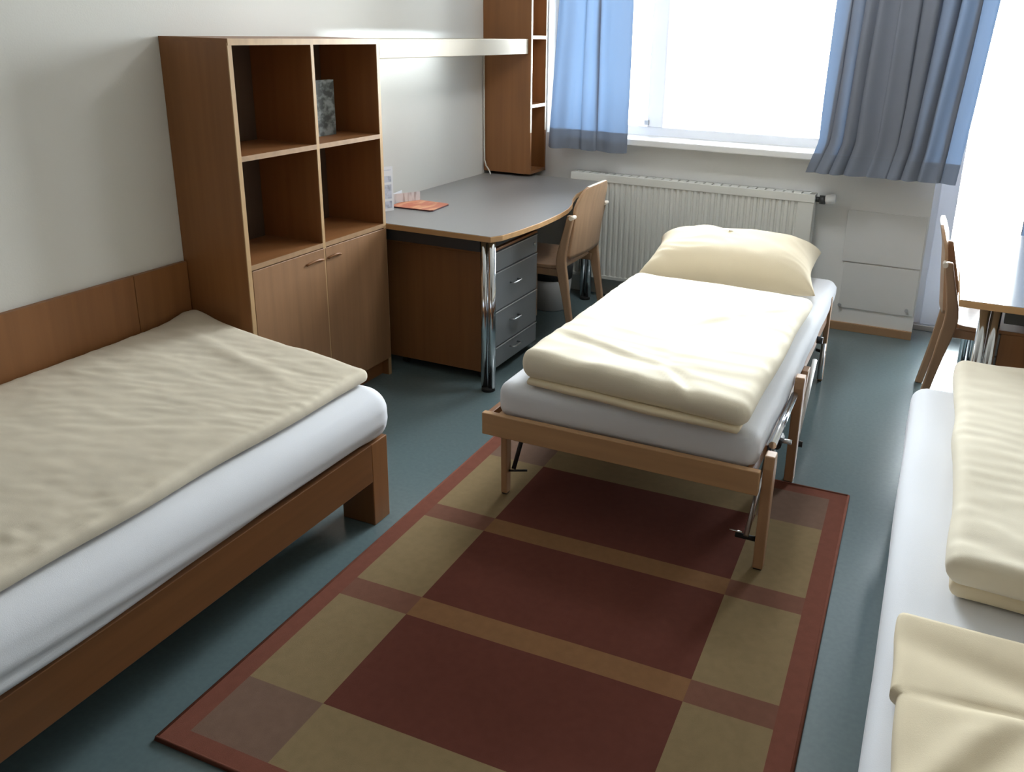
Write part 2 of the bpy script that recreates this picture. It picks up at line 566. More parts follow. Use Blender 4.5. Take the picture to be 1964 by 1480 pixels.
# ------------------------------------------------------------------ curtains
def curtain(name, label, xl, xr, y, zb, zt, folds, amp, hem, seed, nx=160, nz=60, group=None):
    """xl, xr: functions of z giving the left and right edge"""
    t = thing(name, ((xl(zb) + xr(zb)) / 2, y, zb), label, 'curtain', group)
    rows = [zb + (zt - zb) * (k / nz) for k in range(nz + 1)]
    rows = sorted(rows + [zb + hem])

    def P(u, z):
        a = xl(z)
        b = xr(z)
        g = 0.55 + 0.45 * min(1, max(0, (zt - z) / 1.2))
        ph = u * folds * 2 * math.pi + 5.0 * N(u * 3.1, seed, z * 0.22)
        dy = amp * g * (math.sin(ph) + 0.45 * math.sin(2.3 * ph + seed + 2 * N(u * 2, z * 0.5, seed))) + 0.015 * N(u * 9, z * 1.2, seed)
        dxx = 1.25 * amp * g * math.cos(ph) + 0.004 * N(u * 14, z * 2, seed + 5)
        return (a + (b - a) * u + dxx, y + dy, z + (0.004 * math.sin(ph) if z < zb + 0.01 else 0))
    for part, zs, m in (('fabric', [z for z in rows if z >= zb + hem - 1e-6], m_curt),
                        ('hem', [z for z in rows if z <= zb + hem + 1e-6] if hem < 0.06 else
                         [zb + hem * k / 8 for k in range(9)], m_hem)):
        bm = bmesh.new()
        g = [[bm.verts.new(P(i / nx, z)) for i in range(nx + 1)] for z in zs]
        for a, b in zip(g, g[1:]):
            for i in range(nx):
                bm.faces.new((a[i], a[i + 1], b[i + 1], b[i]))
        link(part, bm, m, t, True, off=t.location)
    return t


lin = lambda a, b, z0, z1: (lambda z: a + (b - a) * min(1, max(0, (z - z0) / (z1 - z0))))
curtain('curtain', 'short blue curtain gathered at the left end of the window beside the tall shelf',
        lin(-2.175, -2.125, 0.92, 1.75), lin(-1.71, -1.70, 0.92, 1.75), 4.775, 0.915, 2.45, 3.2, 0.022, 0.115, 1.3)
xlr = lambda z: (-0.65 + (0.055 * (z - 0.91) / 0.16) if z < 1.07 else -0.595 + 0.02 * (z - 1.07) / 0.7)
curtain('curtain', 'wide blue-grey curtain in many folds on the wall between window and balcony door',
        xlr, lin(0.075, 0.135, 0.9, 1.78), 4.745, 0.905, 2.45, 8, 0.024, 0.10, 4.1, nx=260)
curtain('curtain', 'pale blue curtain at the right side of the balcony door behind the right desk',
        lin(0.425, 0.44, 0.3, 1.8), lin(0.98, 0.98, 0.3, 1.8), 4.80, 0.25, 2.45, 6, 0.024, 0.10, 7.7)
rail = thing('curtain_rail', (-0.6, 4.78, 2.45), 'white curtain rail above the window and the balcony door', 'rail')
box('rail_track', (-2.3, 1.05, 4.75, 4.80, 2.45, 2.475), m_white, rail, rail.location)
for x in (-2.0, -1.0, 0.0, 0.9):
    box('rail_bracket', (x, x + 0.02, 4.79, 4.90, 2.452, 2.472), m_white, rail, rail.location)

# ------------------------------------------------------------------ low wooden wall board behind left bed
wb_ = thing('wall_panel', (XW, 0.4, 0.10), 'long low beech board fixed along the left wall behind the left bed', 'panel')
box('board', (XW, XW + 0.02, -0.30, 2.078, 0.10, 0.722), m_wood_z, wb_, wb_.location, 0.0015)
box('board', (XW, XW + 0.02, 2.080, 2.318, 0.10, 0.722), m_wood_z, wb_, wb_.location, 0.0015)

# ------------------------------------------------------------------ bookcase
B0 = (-2.42, 2.755, 0)
bc = thing('bookcase', B0, 'beech bookcase with four open bays above two cupboard doors against the left wall', 'bookcase')
xf, xb = -2.265, -2.578
ya, yb, ym = 2.322, 3.188, 2.755
zt = 1.522
TH = 0.019


def sidewall(name, y0, y1, z0, z1):
    o = box(name, (xb, xf - 0.004, y0, y1, z0, z1), m_wood_z, bc, B0, 0.0)
    bm = bmesh.new()
    add_box(bm, xf - 0.004, xf, y0, y1, z0, z1)
    e = link('edge_strip', bm, m_edge, o, off=(0, 0, 0))
    e.data.transform(Matrix.Translation(-Vector(B0)))
    return o


sidewall('side_panel', ya, ya + TH, 0.0, zt)
sidewall('side_panel', yb - TH, yb, 0.0, zt)
sidewall('divider', ym - 0.008, ym + 0.008, 0.08, zt)
o = box('top_panel', (xb, xf, ya, yb, zt, zt + 0.014), m_wood_y, bc, B0, 0.0)
bm = bmesh.new()
add_box(bm, xf, xf + 0.003, ya, yb, zt - 0.008, zt + 0.014)
e = link('edge_strip', bm, m_edge, o, off=B0)
for y0, y1 in ((ya + TH, ym - 0.008), (ym + 0.008, yb - TH)):
    for z in (1.118, 0.718):
        o = box('shelf', (xb + 0.02, xf - 0.003, y0, y1, z, z + 0.019), m_wood_y, bc, B0, 0.0)
        bm = bmesh.new()
        add_box(bm, xf - 0.003, xf, y0, y1, z, z + 0.019)
        link('edge_strip', bm, m_skirt, o, off=B0)
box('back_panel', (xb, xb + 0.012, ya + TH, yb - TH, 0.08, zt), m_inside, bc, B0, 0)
box('bottom_panel', (xb, xf - 0.022, ya + TH, yb - TH, 0.08, 0.099), m_wood_y, bc, B0, 0)
box('plinth', (xb, xf - 0.04, ya + TH, yb - TH, 0.0, 0.08), m_wood_y, bc, B0, 0)
for k, (y0, y1) in enumerate(((ya + TH + 0.002, ym - 0.003), (ym + 0.003, yb - 0.002))):
    d = box('door', (xf - 0.019, xf + 0.001, y0, y1, 0.085, 0.714), m_wood_door, bc, B0, 0.0015)
    # arched pull at the upper inner corner
    h0, h1 = (y1 - 0.115, y1 - 0.012) if k == 0 else (y0 + 0.012, y0 + 0.095)
    bm = bmesh.new()
    n = 10
    P_ = []
    for i in range(n + 1):
        s = i / n
        P_.append((xf + 0.004 + 0.010 * math.sin(math.pi * s), h0 + (h1 - h0) * s, 0.668 + 0.010 * math.sin(math.pi * s)))
    add_tube(bm, P_, 0.0045, 8)
    link('handle', bm, m_wood_x, d, off=B0)

# ------------------------------------------------------------------ lamp canopy between the shelves
L0 = (-2.42, 3.19, 1.45)
lamp = thing('wall_lamp', L0, 'long ivory strip lamp canopy spanning from bookcase to tall shelf on the left wall', 'lamp')
box('canopy_top', (-2.50, -2.285, 3.208, 4.672, 1.520, 1.532), m_lightbody, lamp, L0, 0.001)
box('canopy_front', (-2.297, -2.280, 3.208, 4.672, 1.452, 1.535), m_lightbody, lamp, L0, 0.003)
tube('lamp_tube', [(-2.41, 3.26, 1.470), (-2.41, 4.15, 1.470)], 0.012, m_tube, lamp, L0)
for y in (3.24, 4.15):
    box('tube_holder', (-2.425, -2.395, y, y + 0.02, 1.455, 1.521), m_white, lamp, L0)

CL = (-0.85, 3.75, 2.62)  # added unseen light that brightens the window end of the room
cl = thing('added_fill_light', CL, 'added round fill light on the ceiling above the middle bed, out of view', 'lamp')
m_fill_glow = mat('added_fill_glow', (0.9, 0.9, 0.88, 1), 0.5)
m_fill_glow.node_tree.nodes['Principled BSDF'].inputs['Emission Color'].default_value = (0.95, 0.98, 1.0, 1)
m_fill_glow.node_tree.nodes['Principled BSDF'].inputs['Emission Strength'].default_value = 7.5
bm = bmesh.new()
add_tube(bm, [(CL[0], CL[1], 2.62), (CL[0], CL[1], 2.585)], 0.15, 32)
link('base', bm, m_white, cl, off=CL)
bm = bmesh.new()
add_tube(bm, [(CL[0], CL[1], 2.584), (CL[0], CL[1], 2.56), (CL[0], CL[1], 2.53), (CL[0], CL[1], 2.51), (CL[0], CL[1], 2.50)],
         [0.20, 0.215, 0.20, 0.14, 0.02], 32)
link('shade', bm, m_fill_glow, cl, off=CL)

# ------------------------------------------------------------------ tall shelf by the window
T0 = (-2.42, 4.80, 0.76)
ts = thing('tall_shelf', T0, 'tall narrow beech wall shelf above the far end of the left desk, by the window', 'shelf')
tx, ty0, ty1 = -2.262, 4.676, 4.896
TT = 2.30


def tpart(name, b, m, edge=None):
    o = box(name, b, m, ts, T0, 0)
    if edge:
        bm = bmesh.new()
        add_box(bm, *edge)
        link('edge_strip', bm, m_edgew, o, off=T0)
    return o


m_edgew = wood('pale_glare_edge', (0.80, 0.72, 0.62, 1), 'z', 0.3, 0.04)  # pale tone puts white glare into the tall shelf's upper edges
tpart('side_panel', (xb, tx - 0.003, ty0, ty0 + 0.016, 0.752, TT), m_wood_z, (tx - 0.003, tx, ty0, ty0 + 0.016, 1.0, TT))
box('edge_strip', (tx - 0.003, tx, ty0, ty0 + 0.016, 0.752, 1.0), m_wood_z, ts, T0, 0)
tpart('side_panel', (xb, tx - 0.003, ty1 - 0.016, ty1, 0.752, TT), m_wood_z, (tx - 0.003, tx, ty1 - 0.016, ty1, 1.0, TT))
box('edge_strip', (tx - 0.003, tx, ty1 - 0.016, ty1, 0.752, 1.0), m_wood_z, ts, T0, 0)
box('back_panel', (xb, xb + 0.01, ty0 + 0.016, ty1 - 0.016, 0.76, TT - 0.02), m_wood_z, ts, T0, 0)
for z in (1.145, 1.535, 1.93, TT - 0.018):
    tpart('shelf', (xb + 0.01, tx - 0.003, ty0 + 0.016, ty1 - 0.016, z, z + 0.018), m_wood_y,
          (tx - 0.003, tx, ty0 + 0.016, ty1 - 0.016, z, z + 0.018))
tpart('bottom_panel', (xb + 0.01, tx, ty0 + 0.016, ty1 - 0.016, 0.752, 0.77), m_wood_y)

cb = thing('cable', (-2.55, 4.66, 0.74), 'thin ivory cable running down the wall corner beside the tall shelf', 'cable')
tube('cord', [(-2.568, 4.664, 1.51), (-2.568, 4.664, 1.0), (-2.566, 4.662, 0.82), (-2.55, 4.652, 0.785), (-2.525, 4.64, 0.765),
              (-2.507, 4.628, 0.745), (-2.505, 4.624, 0.739)], 0.0045, m_cord, cb, cb.location, 8)


# ------------------------------------------------------------------ desks
def desk(label, poly, z, legs, off, apron, lam, name='desk'):
    t = thing(name, off, label, 'desk')
    bm = bmesh.new()
    add_prism(bm, poly, 'z', z - 0.026, z - 0.0015)
    link('desktop', bm, m_deskedge, t, off=off, bevel=0.002)
    cxm = sum(p[0] for p in poly) / len(poly)
    cym = sum(p[1] for p in poly) / len(poly)
    bm = bmesh.new()
    pin = [(p[0] + (0.0025 if p[0] < cxm else -0.0025), p[1] + (0.0025 if p[1] < cym else -0.0025)) for p in poly]
    add_prism(bm, pin, 'z', z - 0.0015, z)
    link('laminate_top', bm, lam, t, off=off)
    for a in apron:
        box('frame_rail', a, m_black, t, off, 0.002)
    for (x, y, dx) in legs:
        bm = bmesh.new()
        add_tube(bm, [(x - dx, y, 0.018), (x - dx, y, z - 0.027)], 0.0175, 20)
        add_tube(bm, [(x + dx, y, 0.018), (x + dx, y, z - 0.027)], 0.0175, 20)
        lg = link('leg', bm, m_chrome, t, off=off)
        bm = bmesh.new()
        add_tube(bm, [(x, y, 0.0), (x, y, 0.018)], [0.032, 0.032], 16)
        ft = link('foot', bm, m_rubber, lg, off=off)
    return t


m_deskedge = wood('desk_beech_edge', (0.50, 0.29, 0.13, 1), 'x', 0.35)
curve = [(-1.700, 3.25), (-1.682, 3.38), (-1.668, 3.55), (-1.667, 3.66), (-1.670, 3.80), (-1.684, 3.93), (-1.715, 4.06),
         (-1.765, 4.18), (-1.803, 4.32), (-1.825, 4.5), (-1.83, 4.66), (-1.83, 4.785)]
deskpoly = [(-2.577, 3.192), (-1.728, 3.192)] + curve + [(-2.577, 4.785)]
D0 = (-2.15, 3.95, 0)
desk('grey topped desk with curved beech edge and chrome legs along the left wall', deskpoly, 0.734,
     [(-1.757, 3.222, 0.0185), (-1.90, 4.74, 0.0185), (-2.52, 4.74, 0.0185), (-2.50, 3.26, 0.0185)], D0,
     [(-2.50, -1.79, 3.208, 3.232, 0.655, 0.708), (-1.80, -1.775, 3.232, 3.95, 0.655, 0.708),
      (-2.50, -1.95, 4.72, 4.76, 0.655, 0.708), (-2.535, -2.505, 3.29, 4.72, 0.655, 0.708),
      (-1.93, -1.905, 4.0, 4.72, 0.655, 0.708), (-1.93, -1.80, 3.95, 3.975, 0.655, 0.708)], m_lam)
DR = (0.6, 3.8, 0)
deskR = [(0.136, 3.155), (1.075, 3.155), (1.075, 4.42), (0.20, 4.42), (0.16, 4.0), (0.136, 3.6)]
desk('grey topped desk at the right edge, its surface glaring with daylight from the door', deskR, 0.742,
     [(0.245, 3.225, 0.0185), (0.26, 4.36, 0.0185), (1.02, 4.36, 0.0185), (1.02, 3.225, 0.0185)], DR,
     [(0.29, 1.0, 3.215, 3.235, 0.66, 0.716), (0.30, 0.32, 3.235, 4.34, 0.66, 0.716),
      (1.0, 1.02, 3.26, 4.33, 0.66, 0.716)], m_lamR)


# ------------------------------------------------------------------ drawer pedestals
def pedestal(x0, x1, y0, y1, z0, z1, face, label):
    """body with drawer fronts on the side 'face' (+1: toward +x, -1: toward -x)"""
    off = ((x0 + x1) / 2, (y0 + y1) / 2, 0)
    t = thing('drawer_pedestal', off, label, 'drawer unit')
    d = 0.02
    fx0, fx1 = (x1 - d, x1) if face > 0 else (x0, x0 + d)
    bx0, bx1 = (x0, x1 - d - 0.001) if face > 0 else (x0 + d + 0.001, x1)
    box('body', (bx0, bx1, y0, y1, z0, z1 - 0.012), m_wood_z, t, off, 0.002)
    box('top', (x0, x1 , y0, y1, z1 - 0.012, z1), m_wood_y, t, off, 0.002)
    H = z1 - 0.014 - z0
    zs = [z0, z0 + H * 0.285, z0 + H * 0.60, z0 + H * 0.905, z1 - 0.014]
    zs = [z0, 0.150, 0.328, 0.520, z1 - 0.014]
    for i, (a, b) in enumerate(zip(zs, zs[1:])):
        dw = box('drawer', (fx0, fx1, y0 + 0.003, y1 - 0.003, a + 0.002, b - 0.004), m_drawer, t, off, 0.0015)
        px = fx1 if face > 0 else fx0
        s = face
        bm = bmesh.new()
        add_box(bm, min(px, px + s * 0.003), max(px, px + s * 0.003), y0 + 0.003, y1 - 0.003, b - 0.008, b - 0.004)
        link('edge_strip', bm, m_drawer_edge, dw, off=off)
        if i < 3:
            zc = (a + b) / 2 + 0.012
            yc = (y0 + y1) / 2
            bm = bmesh.new()
            add_tube(bm, [(px, yc - 0.04, zc), (px + s * 0.022, yc - 0.038, zc), (px + s * 0.024, yc - 0.03, zc),
                          (px + s * 0.024, yc + 0.03, zc), (px + s * 0.022, yc + 0.038, zc), (px, yc + 0.04, zc)], 0.0045, 8)
            link('handle', bm, m_steel, dw, off=off)
        else:
            bm = bmesh.new()
            add_tube(bm, [(px, y1 - 0.04, (a + b) / 2), (px + s * 0.006, y1 - 0.04, (a + b) / 2)], 0.008, 12)
            link('lock', bm, m_chrome, dw, off=off)
    for cx in (x0 + 0.06, x1 - 0.06):
        for cyy in (y0 + 0.05, y1 - 0.05):
            bm = bmesh.new()
            add_tube(bm, [(cx - 0.012, cyy, 0.019), (cx + 0.012, cyy, 0.019)], 0.019, 14)
            add_tube(bm, [(cx, cyy, 0.03), (cx, cyy, z0)], 0.006, 8)
            link('castor', bm, m_rubber, t, off=off)
    return t


pedestal(-2.345, -1.80, 3.30, 3.82, 0.045, 0.632, 1,
         'beech drawer pedestal with four grey drawer fronts under the left desk')
pedestal(0.272, 0.82, 3.26, 3.74, 0.045, 0.62, -1,
         'drawer pedestal with dark beech side under the desk at the right edge')

# waste bin
BN = (-2.03, 4.50, 0)
bn = thing('waste_bin', BN, 'round pale waste bin with dark liner under the left desk', 'bin')
bm = bmesh.new()
add_tube(bm, [(-2.03, 4.50, 0.0), (-2.03, 4.50, 0.008), (-2.03, 4.50, 0.20), (-2.03, 4.50, 0.205)], [0.105, 0.11, 0.128, 0.124], 28)
link('bin_body', bm, m_bin, bn, off=BN)
bm = bmesh.new()
add_tube(bm, [(-2.03, 4.50, 0.19), (-2.03, 4.50, 0.33), (-2.03, 4.50, 0.345), (-2.03, 4.50, 0.33), (-2.03, 4.50, 0.12)],
         [0.129, 0.139, 0.137, 0.131, 0.11], 28)
link('bin_liner', bm, m_bindark, bn, off=BN)


# ------------------------------------------------------------------ chairs
def chair(loc, rz, label):
    t = thing('wooden_chair', loc, label, 'chair', 'beech stacking chairs at the desks', rz)
    # local: backrest near x=0, seat towards +x, width along y
    # rear legs: bent profile in x-z
    prof = [(0.0, -0.025), (0.20, 0.010), (0.36, 0.038), (0.44, 0.052), (0.50, 0.055), (0.60, 0.035), (0.715, 0.008)]

    def px(z):
        for (a, xa), (b, xb_) in zip(prof, prof[1:]):
            if a <= z <= b:
                return xa + (xb_ - xa) * (z - a) / (b - a)
        return prof[-1][1]
    for s in (-1, 1):
        yl0, yl1 = (s * 0.232, s * 0.206)
        bm = bmesh.new()
        zs = [0, 0.1, 0.2, 0.3, 0.36, 0.40, 0.44, 0.48, 0.52, 0.58, 0.64, 0.70, 0.715]
        wl = lambda z: 0.020 + 0.012 * math.exp(-((z - 0.44) / 0.14) ** 2)
        A = [(px(z) + wl(z), z) for z in zs]
        Bk = [(px(z) - wl(z) * 0.75, z) for z in zs]
        add_prism(bm, A + Bk[::-1], 'y', min(yl0, yl1), max(yl0, yl1))
        lg = link('leg', bm, m_chair, t, bevel=0.006)
        bm = bmesh.new()
        add_tube(bm, [(0.0, s * 0.200, 0.706), (0.0, s * 0.252, 0.706)], 0.011, 14)
        link('peg', bm, m_edgew, lg)
        bm = bmesh.new()
        add_prism(bm, [(0.395, 0.0), (0.425, 0.0), (0.435, 0.43), (0.395, 0.43)], 'y', min(s * 0.222, s * 0.192), max(s * 0.222, s * 0.192))
        link('leg', bm, m_chair, t, bevel=0.006)
        bm = bmesh.new()
        add_box(bm, 0.06, 0.40, min(s * 0.205, s * 0.187), max(s * 0.205, s * 0.187), 0.385, 0.424)
        link('side_rail', bm, m_chair, t, bevel=0.004)
    # backrest: shield outline, curved in plan, reclined
    bm = bmesh.new()
    ny, nz = 28, 22
    zb, ztp = 0.482, 0.840

    def half(z):
        s = (z - zb) / (ztp - zb)
        w = 0.212 - 0.012 * math.sin(math.pi * min(1, s * 1.2))
        if s > 0.68:
            q = (s - 0.68) / 0.32
            w = w - 0.012 * q - 0.095 * (1 - math.sqrt(max(0, 1 - q * q * 0.98)))
        if s < 0.06:
            w -= 0.02 * (1 - s / 0.06) ** 2
        return w

    def X(yv, z):
        base = 0.028 - 0.11 * (z - 0.505)
        return base - 0.020 + 0.03 * (yv / 0.21) ** 2 * 0.6 - 0.012 * max(0, (z - 0.75)) / 0.09
    fr, bk = [], []
    for k in range(nz + 1):
        z = zb + (ztp - zb) * (1 - (1 - k / nz) ** 1.25)
        h = half(z)
        ra, rb = [], []
        for i in range(ny + 1):
            yv = -h + 2 * h * i / ny
            zz = z + (0.012 * (1 - (yv / 0.21) ** 2) * (k / nz)) - 0.0
            x = X(yv, z)
            ra.append(bm.verts.new((x + 0.006, yv, zz)))
            rb.append(bm.verts.new((x - 0.006, yv, zz)))
        fr.append(ra)
        bk.append(rb)
    for g in (fr, bk):
        for a, b in zip(g, g[1:]):
            for i in range(ny):
                f = bm.faces.new((a[i], a[i + 1], b[i + 1], b[i]))
                f.smooth = True
    for i in range(ny):
        bm.faces.new((fr[0][i], fr[0][i + 1], bk[0][i + 1], bk[0][i]))
        f = bm.faces.new((fr[-1][i], fr[-1][i + 1], bk[-1][i + 1], bk[-1][i]))
        f.material_index = 1
    for k in range(nz):
        for i in (0, ny):
            bm.faces.new((fr[k][i], fr[k + 1][i], bk[k + 1][i], bk[k][i]))
    link('backrest', bm, [m_chair, m_edgew], t)
    # seat: dished, rounded outline
    bm = bmesh.new()
    n = 32
    top, bot = [], []
    rings = []
    for q in (0.0, 0.45, 0.75, 0.92, 1.0):
        ring = []
        for i in range(n):
            a = 2 * math.pi * i / n
            c, s = math.cos(a), math.sin(a)
            e = 0.32
            xx = math.copysign(abs(c) ** e, c) * 0.205 * q
            yy = math.copysign(abs(s) ** e, s) * 0.215 * q
            zz = 0.442 - 0.010 * (1 - q) - (0.012 * max(0, xx / 0.205) ** 4)
            ring.append((0.265 + xx, yy, zz))
        rings.append(ring)
    vt = [[bm.verts.new(p) for p in r] for r in rings[1:]]
    vb = [[bm.verts.new((p[0], p[1], p[2] - 0.014)) for p in r] for r in rings[1:]]
    ct, cb_ = bm.verts.new((0.265, 0, 0.432)), bm.verts.new((0.265, 0, 0.418))
    for i in range(n):
        j = (i + 1) % n
        bm.faces.new((ct, vt[0][i], vt[0][j])).smooth = True
        bm.faces.new((cb_, vb[0][j], vb[0][i])).smooth = True
        for g in (vt, vb):
            for a, b in zip(g, g[1:]):
                bm.faces.new((a[i], a[j], b[j], b[i])).smooth = True
        bm.faces.new((vt[-1][i], vt[-1][j], vb[-1][j], vb[-1][i]))
    link('seat', bm, m_chair, t)
    bm = bmesh.new()
    add_box(bm, 0.395, 0.42, -0.19, 0.19, 0.38, 0.416)
    link('cross_rail', bm, m_chair, t, bevel=0.004)
    return t


chair((-1.628, 4.085, 0), math.pi, 'beech plywood chair with shield shaped back tucked at the left desk')
chair((0.088, 4.04, 0), 0, 'beech plywood chair seen edge on, tucked at the right desk')


# ------------------------------------------------------------------ left bed
def pillow_bm(W2, D2, T, zc, ang, cxm, cym, seed, droop=0.0, ear=0.05, n=64, tilt=0.0, wr=0.006, pw=0.42, wang=0.3):
    bm = bmesh.new()
    ca, sa = math.cos(ang), math.sin(ang)

    def P(u, v, s):
        t = ((1 - abs(u) ** 3.2) * (1 - abs(v) ** 2.8))
        t = max(0.0, t) ** pw
        x = W2 * u * (1 - ear * (1 - v * v))
        y = D2 * v * (1 - ear * 1.2 * (1 - u * u))
        h = T * t * (1.0 if s > 0 else 0.55)
        w = wr * (wrinkle(x * 6, y * 6, wang, 1.0, 2.2, seed) + 0.6 * N(x * 9, y * 9, seed)) * min(1, t * 1.3)
        edge = max(abs(u), abs(v)) ** 8
        z = zc + (h + w if s > 0 else -h) + tilt * v + 0.012 * edge * N(u * 2.3, v * 2.1, seed + 9) - droop * edge
        return (cxm + x * ca - y * sa, cym + x * sa + y * ca, z)
    g = {}
    for s in (1, -1):
        for i in range(n + 1):
            for j in range(n + 1):
                rim = i in (0, n) or j in (0, n)
                key = (i, j, 0 if rim else s)
                if key not in g:
                    f = lambda a: math.sin((a / n * 2 - 1) * math.pi / 2) * 0.55 + (a / n * 2 - 1) * 0.45
                    g[key] = bm.verts.new(P(f(i), f(j), s))
    for s in (1, -1):
        for i in range(n):
            for j in range(n):
                vs = []
                for a, b in ((i, j), (i + 1, j), (i + 1, j + 1), (i, j + 1)):
                    rim = a in (0, n) or b in (0, n)
                    vs.append(g[(a, b, 0 if rim else s)])
                bm.faces.new(vs)
    return bm


def bed_frame(t, off, x0, x1, y0, y1):
    """low box bed: side rails, end rails, four corner legs"""
    for s, (a, b) in (('l', (x0, x0 + 0.025)), ('r', (x1 - 0.025, x1))):
        box('side_rail', (a, b, y0 + 0.08, y1 - 0.085, 0.165, 0.30), m_bedrail, t, off, 0.002)
    for a, b in ((y0, y0 + 0.025), (y1 - 0.025, y1)):
        box('end_rail', (x0 + 0.12, x1 - 0.12, a, b, 0.165, 0.30), m_wood_x, t, off, 0.002)
    for a, b in ((x0, x0 + 0.13), (x1 - 0.13, x1)):
        for c, d in ((y0, y0 + 0.085), (y1 - 0.085, y1)):
            box('leg', (a, b, c, d, 0.0, 0.30), m_wood_z, t, off, 0.003)
    box('slat_base', (x0 + 0.025, x1 - 0.025, y0 + 0.09, y1 - 0.09, 0.255, 0.275), m_wood_x, t, off, 0)


m_bedrail = wood('bed_rail_beech', (0.175, 0.072, 0.026, 1), 'y', 0.4)
LB = (-2.06, 1.15, 0)
lb = thing('single_bed', LB, 'low beech single bed along the left wall with a white fitted sheet', 'bed')
bed_frame(lb, LB, -2.555, -1.552, 0.14, 2.142)


def sheet_left(x, y, z, top):
    dx = dy = 0.0
    dz = 0.003 * N(x * 3, y * 3, 2.2) * (1 if top > 0.9 else 0)
    side = max(0, min(1, (x + 1.62) / 0.05))
    if side > 0:
        low = max(0, min(1, (0.42 - z) / 0.10))
        a = 0.30 + 0.9 * max(0, min(1, (1.45 - y) / 0.7))
        # long drawn folds that run down towards the near end, and one at the far corner
        t = z + 0.055 * (y - 1.0)
        fold = math.sin(t * 120 + 4 * N(y * 0.9, z * 4, 1)) * 0.6 + 0.8 * N(y * 1.1, t * 38, 4)
        dx += 0.0095 * a * low * side * fold
        t2 = z - 0.30 * (y - 2.16) - 0.33
        dx += 0.007 * side * math.exp(-(t2 / 0.014) ** 2) * max(0, min(1, (y - 1.85) / 0.2))
        hem = max(0, min(1, (0.33 - z) / 0.045))
        dx += -0.004 * hem * side
        dz += side * hem * (-0.032 * max(0, min(1, (1.3 - y) / 0.5)) + 0.010 * math.sin(max(0, min(1, (y - 1.5) / 0.68)) * math.pi) + 0.004 * N(y * 3, 1, 1))
    return (dx, dy, dz)


bm = soft_block(-2.55, -1.538, 0.13, 2.188, 0.283, 0.468, 0.085, 0.085, 0.013, sheet_left)
link('mattress', bm, m_sheet, lb, True, off=LB)


def duvet_left(x, y, z, top):
    # slanted far end, slightly wavy rim, fine creases on top
    s = max(0, min(1, (y - 1.6) / 0.6))
    dy = -0.17 * s * max(0, min(1, (x + 2.55) / 0.93)) + 0.012 * N(x * 4, 1.1, 3)
    dx = 0.012 * N(y * 3, 2.7, 1)
    dz = 0.0
    if top > 0.45:
        fade = min(1, (top - 0.45) * 2.2)
        dz = (0.0030 * wrinkle(x * 4, y * 4, 0.45, 1.1, 3.6, 1.7) + 0.0022 * N(x * 9 + y * 3, y * 30 - x * 9, 4) + 0.007 * N(x * 2.1, y * 1.8, 8)) * fade
        dz += 0.022 * math.exp(-((y - 2.27) ** 2) / 0.006) * math.exp(-((x + 2.50) ** 2) / 0.02)
        dz += 0.007 * math.exp(-((y + 0.17 * (x + 2.55) / 0.93 - 2.20) ** 2) / 0.0018) * max(0, 1 - abs(x + 2.05) / 0.5)
        e = (x + 2.05)
        dz += 0.004 * N(x * 30, y * 30, 5) * fade * (1 if y < 1.25 and x > -1.75 else 0.25)
    return (dx, dy, dz)


bm = soft_block(-2.545, -1.612, 0.25, 2.325, 0.474, 0.518, 0.022, 0.022, 0.0125, duvet_left)
o = link('duvet', bm, m_beige, None, True)
tag(o, 'flat beige duvet spread over the bed at the left wall', 'duvet')

# ------------------------------------------------------------------ middle folding bed
MB = (-0.82, 3.3, 0)
mb = thing('folding_bed', MB, 'light beech folding guest bed standing in the middle on the rug', 'bed', rz=0)
box('foot_rail', (-1.290, -0.352, 2.318, 2.342, 0.283, 0.362), m_bedwood, mb, MB, 0.003)
box('head_rail', (-1.285, -0.385, 4.235, 4.259, 0.283, 0.362), m_bedwood, mb, MB, 0.003)
box('side_rail', (-1.282, -1.262, 2.343, 4.234, 0.290, 0.358), m_wood_y, mb, MB, 0.002)
box('side_rail', (-0.395, -0.378, 2.343, 4.234, 0.300, 0.355), m_wood_y, mb, MB, 0.002)
box('slat_base', (-1.262, -0.395, 2.343, 4.234, 0.318, 0.335), m_bedwood, mb, MB, 0)


def tleg(name, x, y, zt_, wt, wb, th, lean=0.0, m=None):
    """tapered flat leg, wide side along y"""
    bm = bmesh.new()
    g0 = 0.0085 if y < 2.9 else 0.0
    prof = [(y - wb / 2 + lean, g0 + 0.0035), (y + wb / 2 + lean, g0 + 0.0035), (y + wt / 2, zt_ - 0.04), (y + wt / 2 - 0.008, zt_),
            (y - wt / 2 + 0.008, zt_), (y - wt / 2, zt_ - 0.04)]
    add_prism(bm, prof, 'x', x - th / 2, x + th / 2)
    lg = link(name, bm, m or m_bedwood_z, mb, off=MB, bevel=0.004)
    bm = bmesh.new()
    add_box(bm, x - th / 2 + 0.003, x + th / 2 - 0.003, y - wb / 2 + lean + 0.003, y + wb / 2 + lean - 0.003, g0, g0 + 0.004)
    link('foot_pad', bm, m_rubber, lg, off=MB)
    return lg


tleg('leg', -0.335, 2.392, 0.395, 0.060, 0.036, 0.032, lean=-0.02)
tleg('leg', -1.255, 2.430, 0.283, 0.040, 0.032, 0.024)
tleg('leg', -0.345, 2.992, 0.425, 0.060, 0.044, 0.034)
tleg('leg', -1.255, 2.992, 0.300, 0.060, 0.040, 0.026)
tleg('leg', -0.378, 4.060, 0.425, 0.050, 0.036, 0.024)
tleg('leg', -1.265, 4.060, 0.350, 0.050, 0.036, 0.028)


def bar(name, p, q, w, m, n=10):
    return tube(name, [p, q], w, m, mb, MB, n)


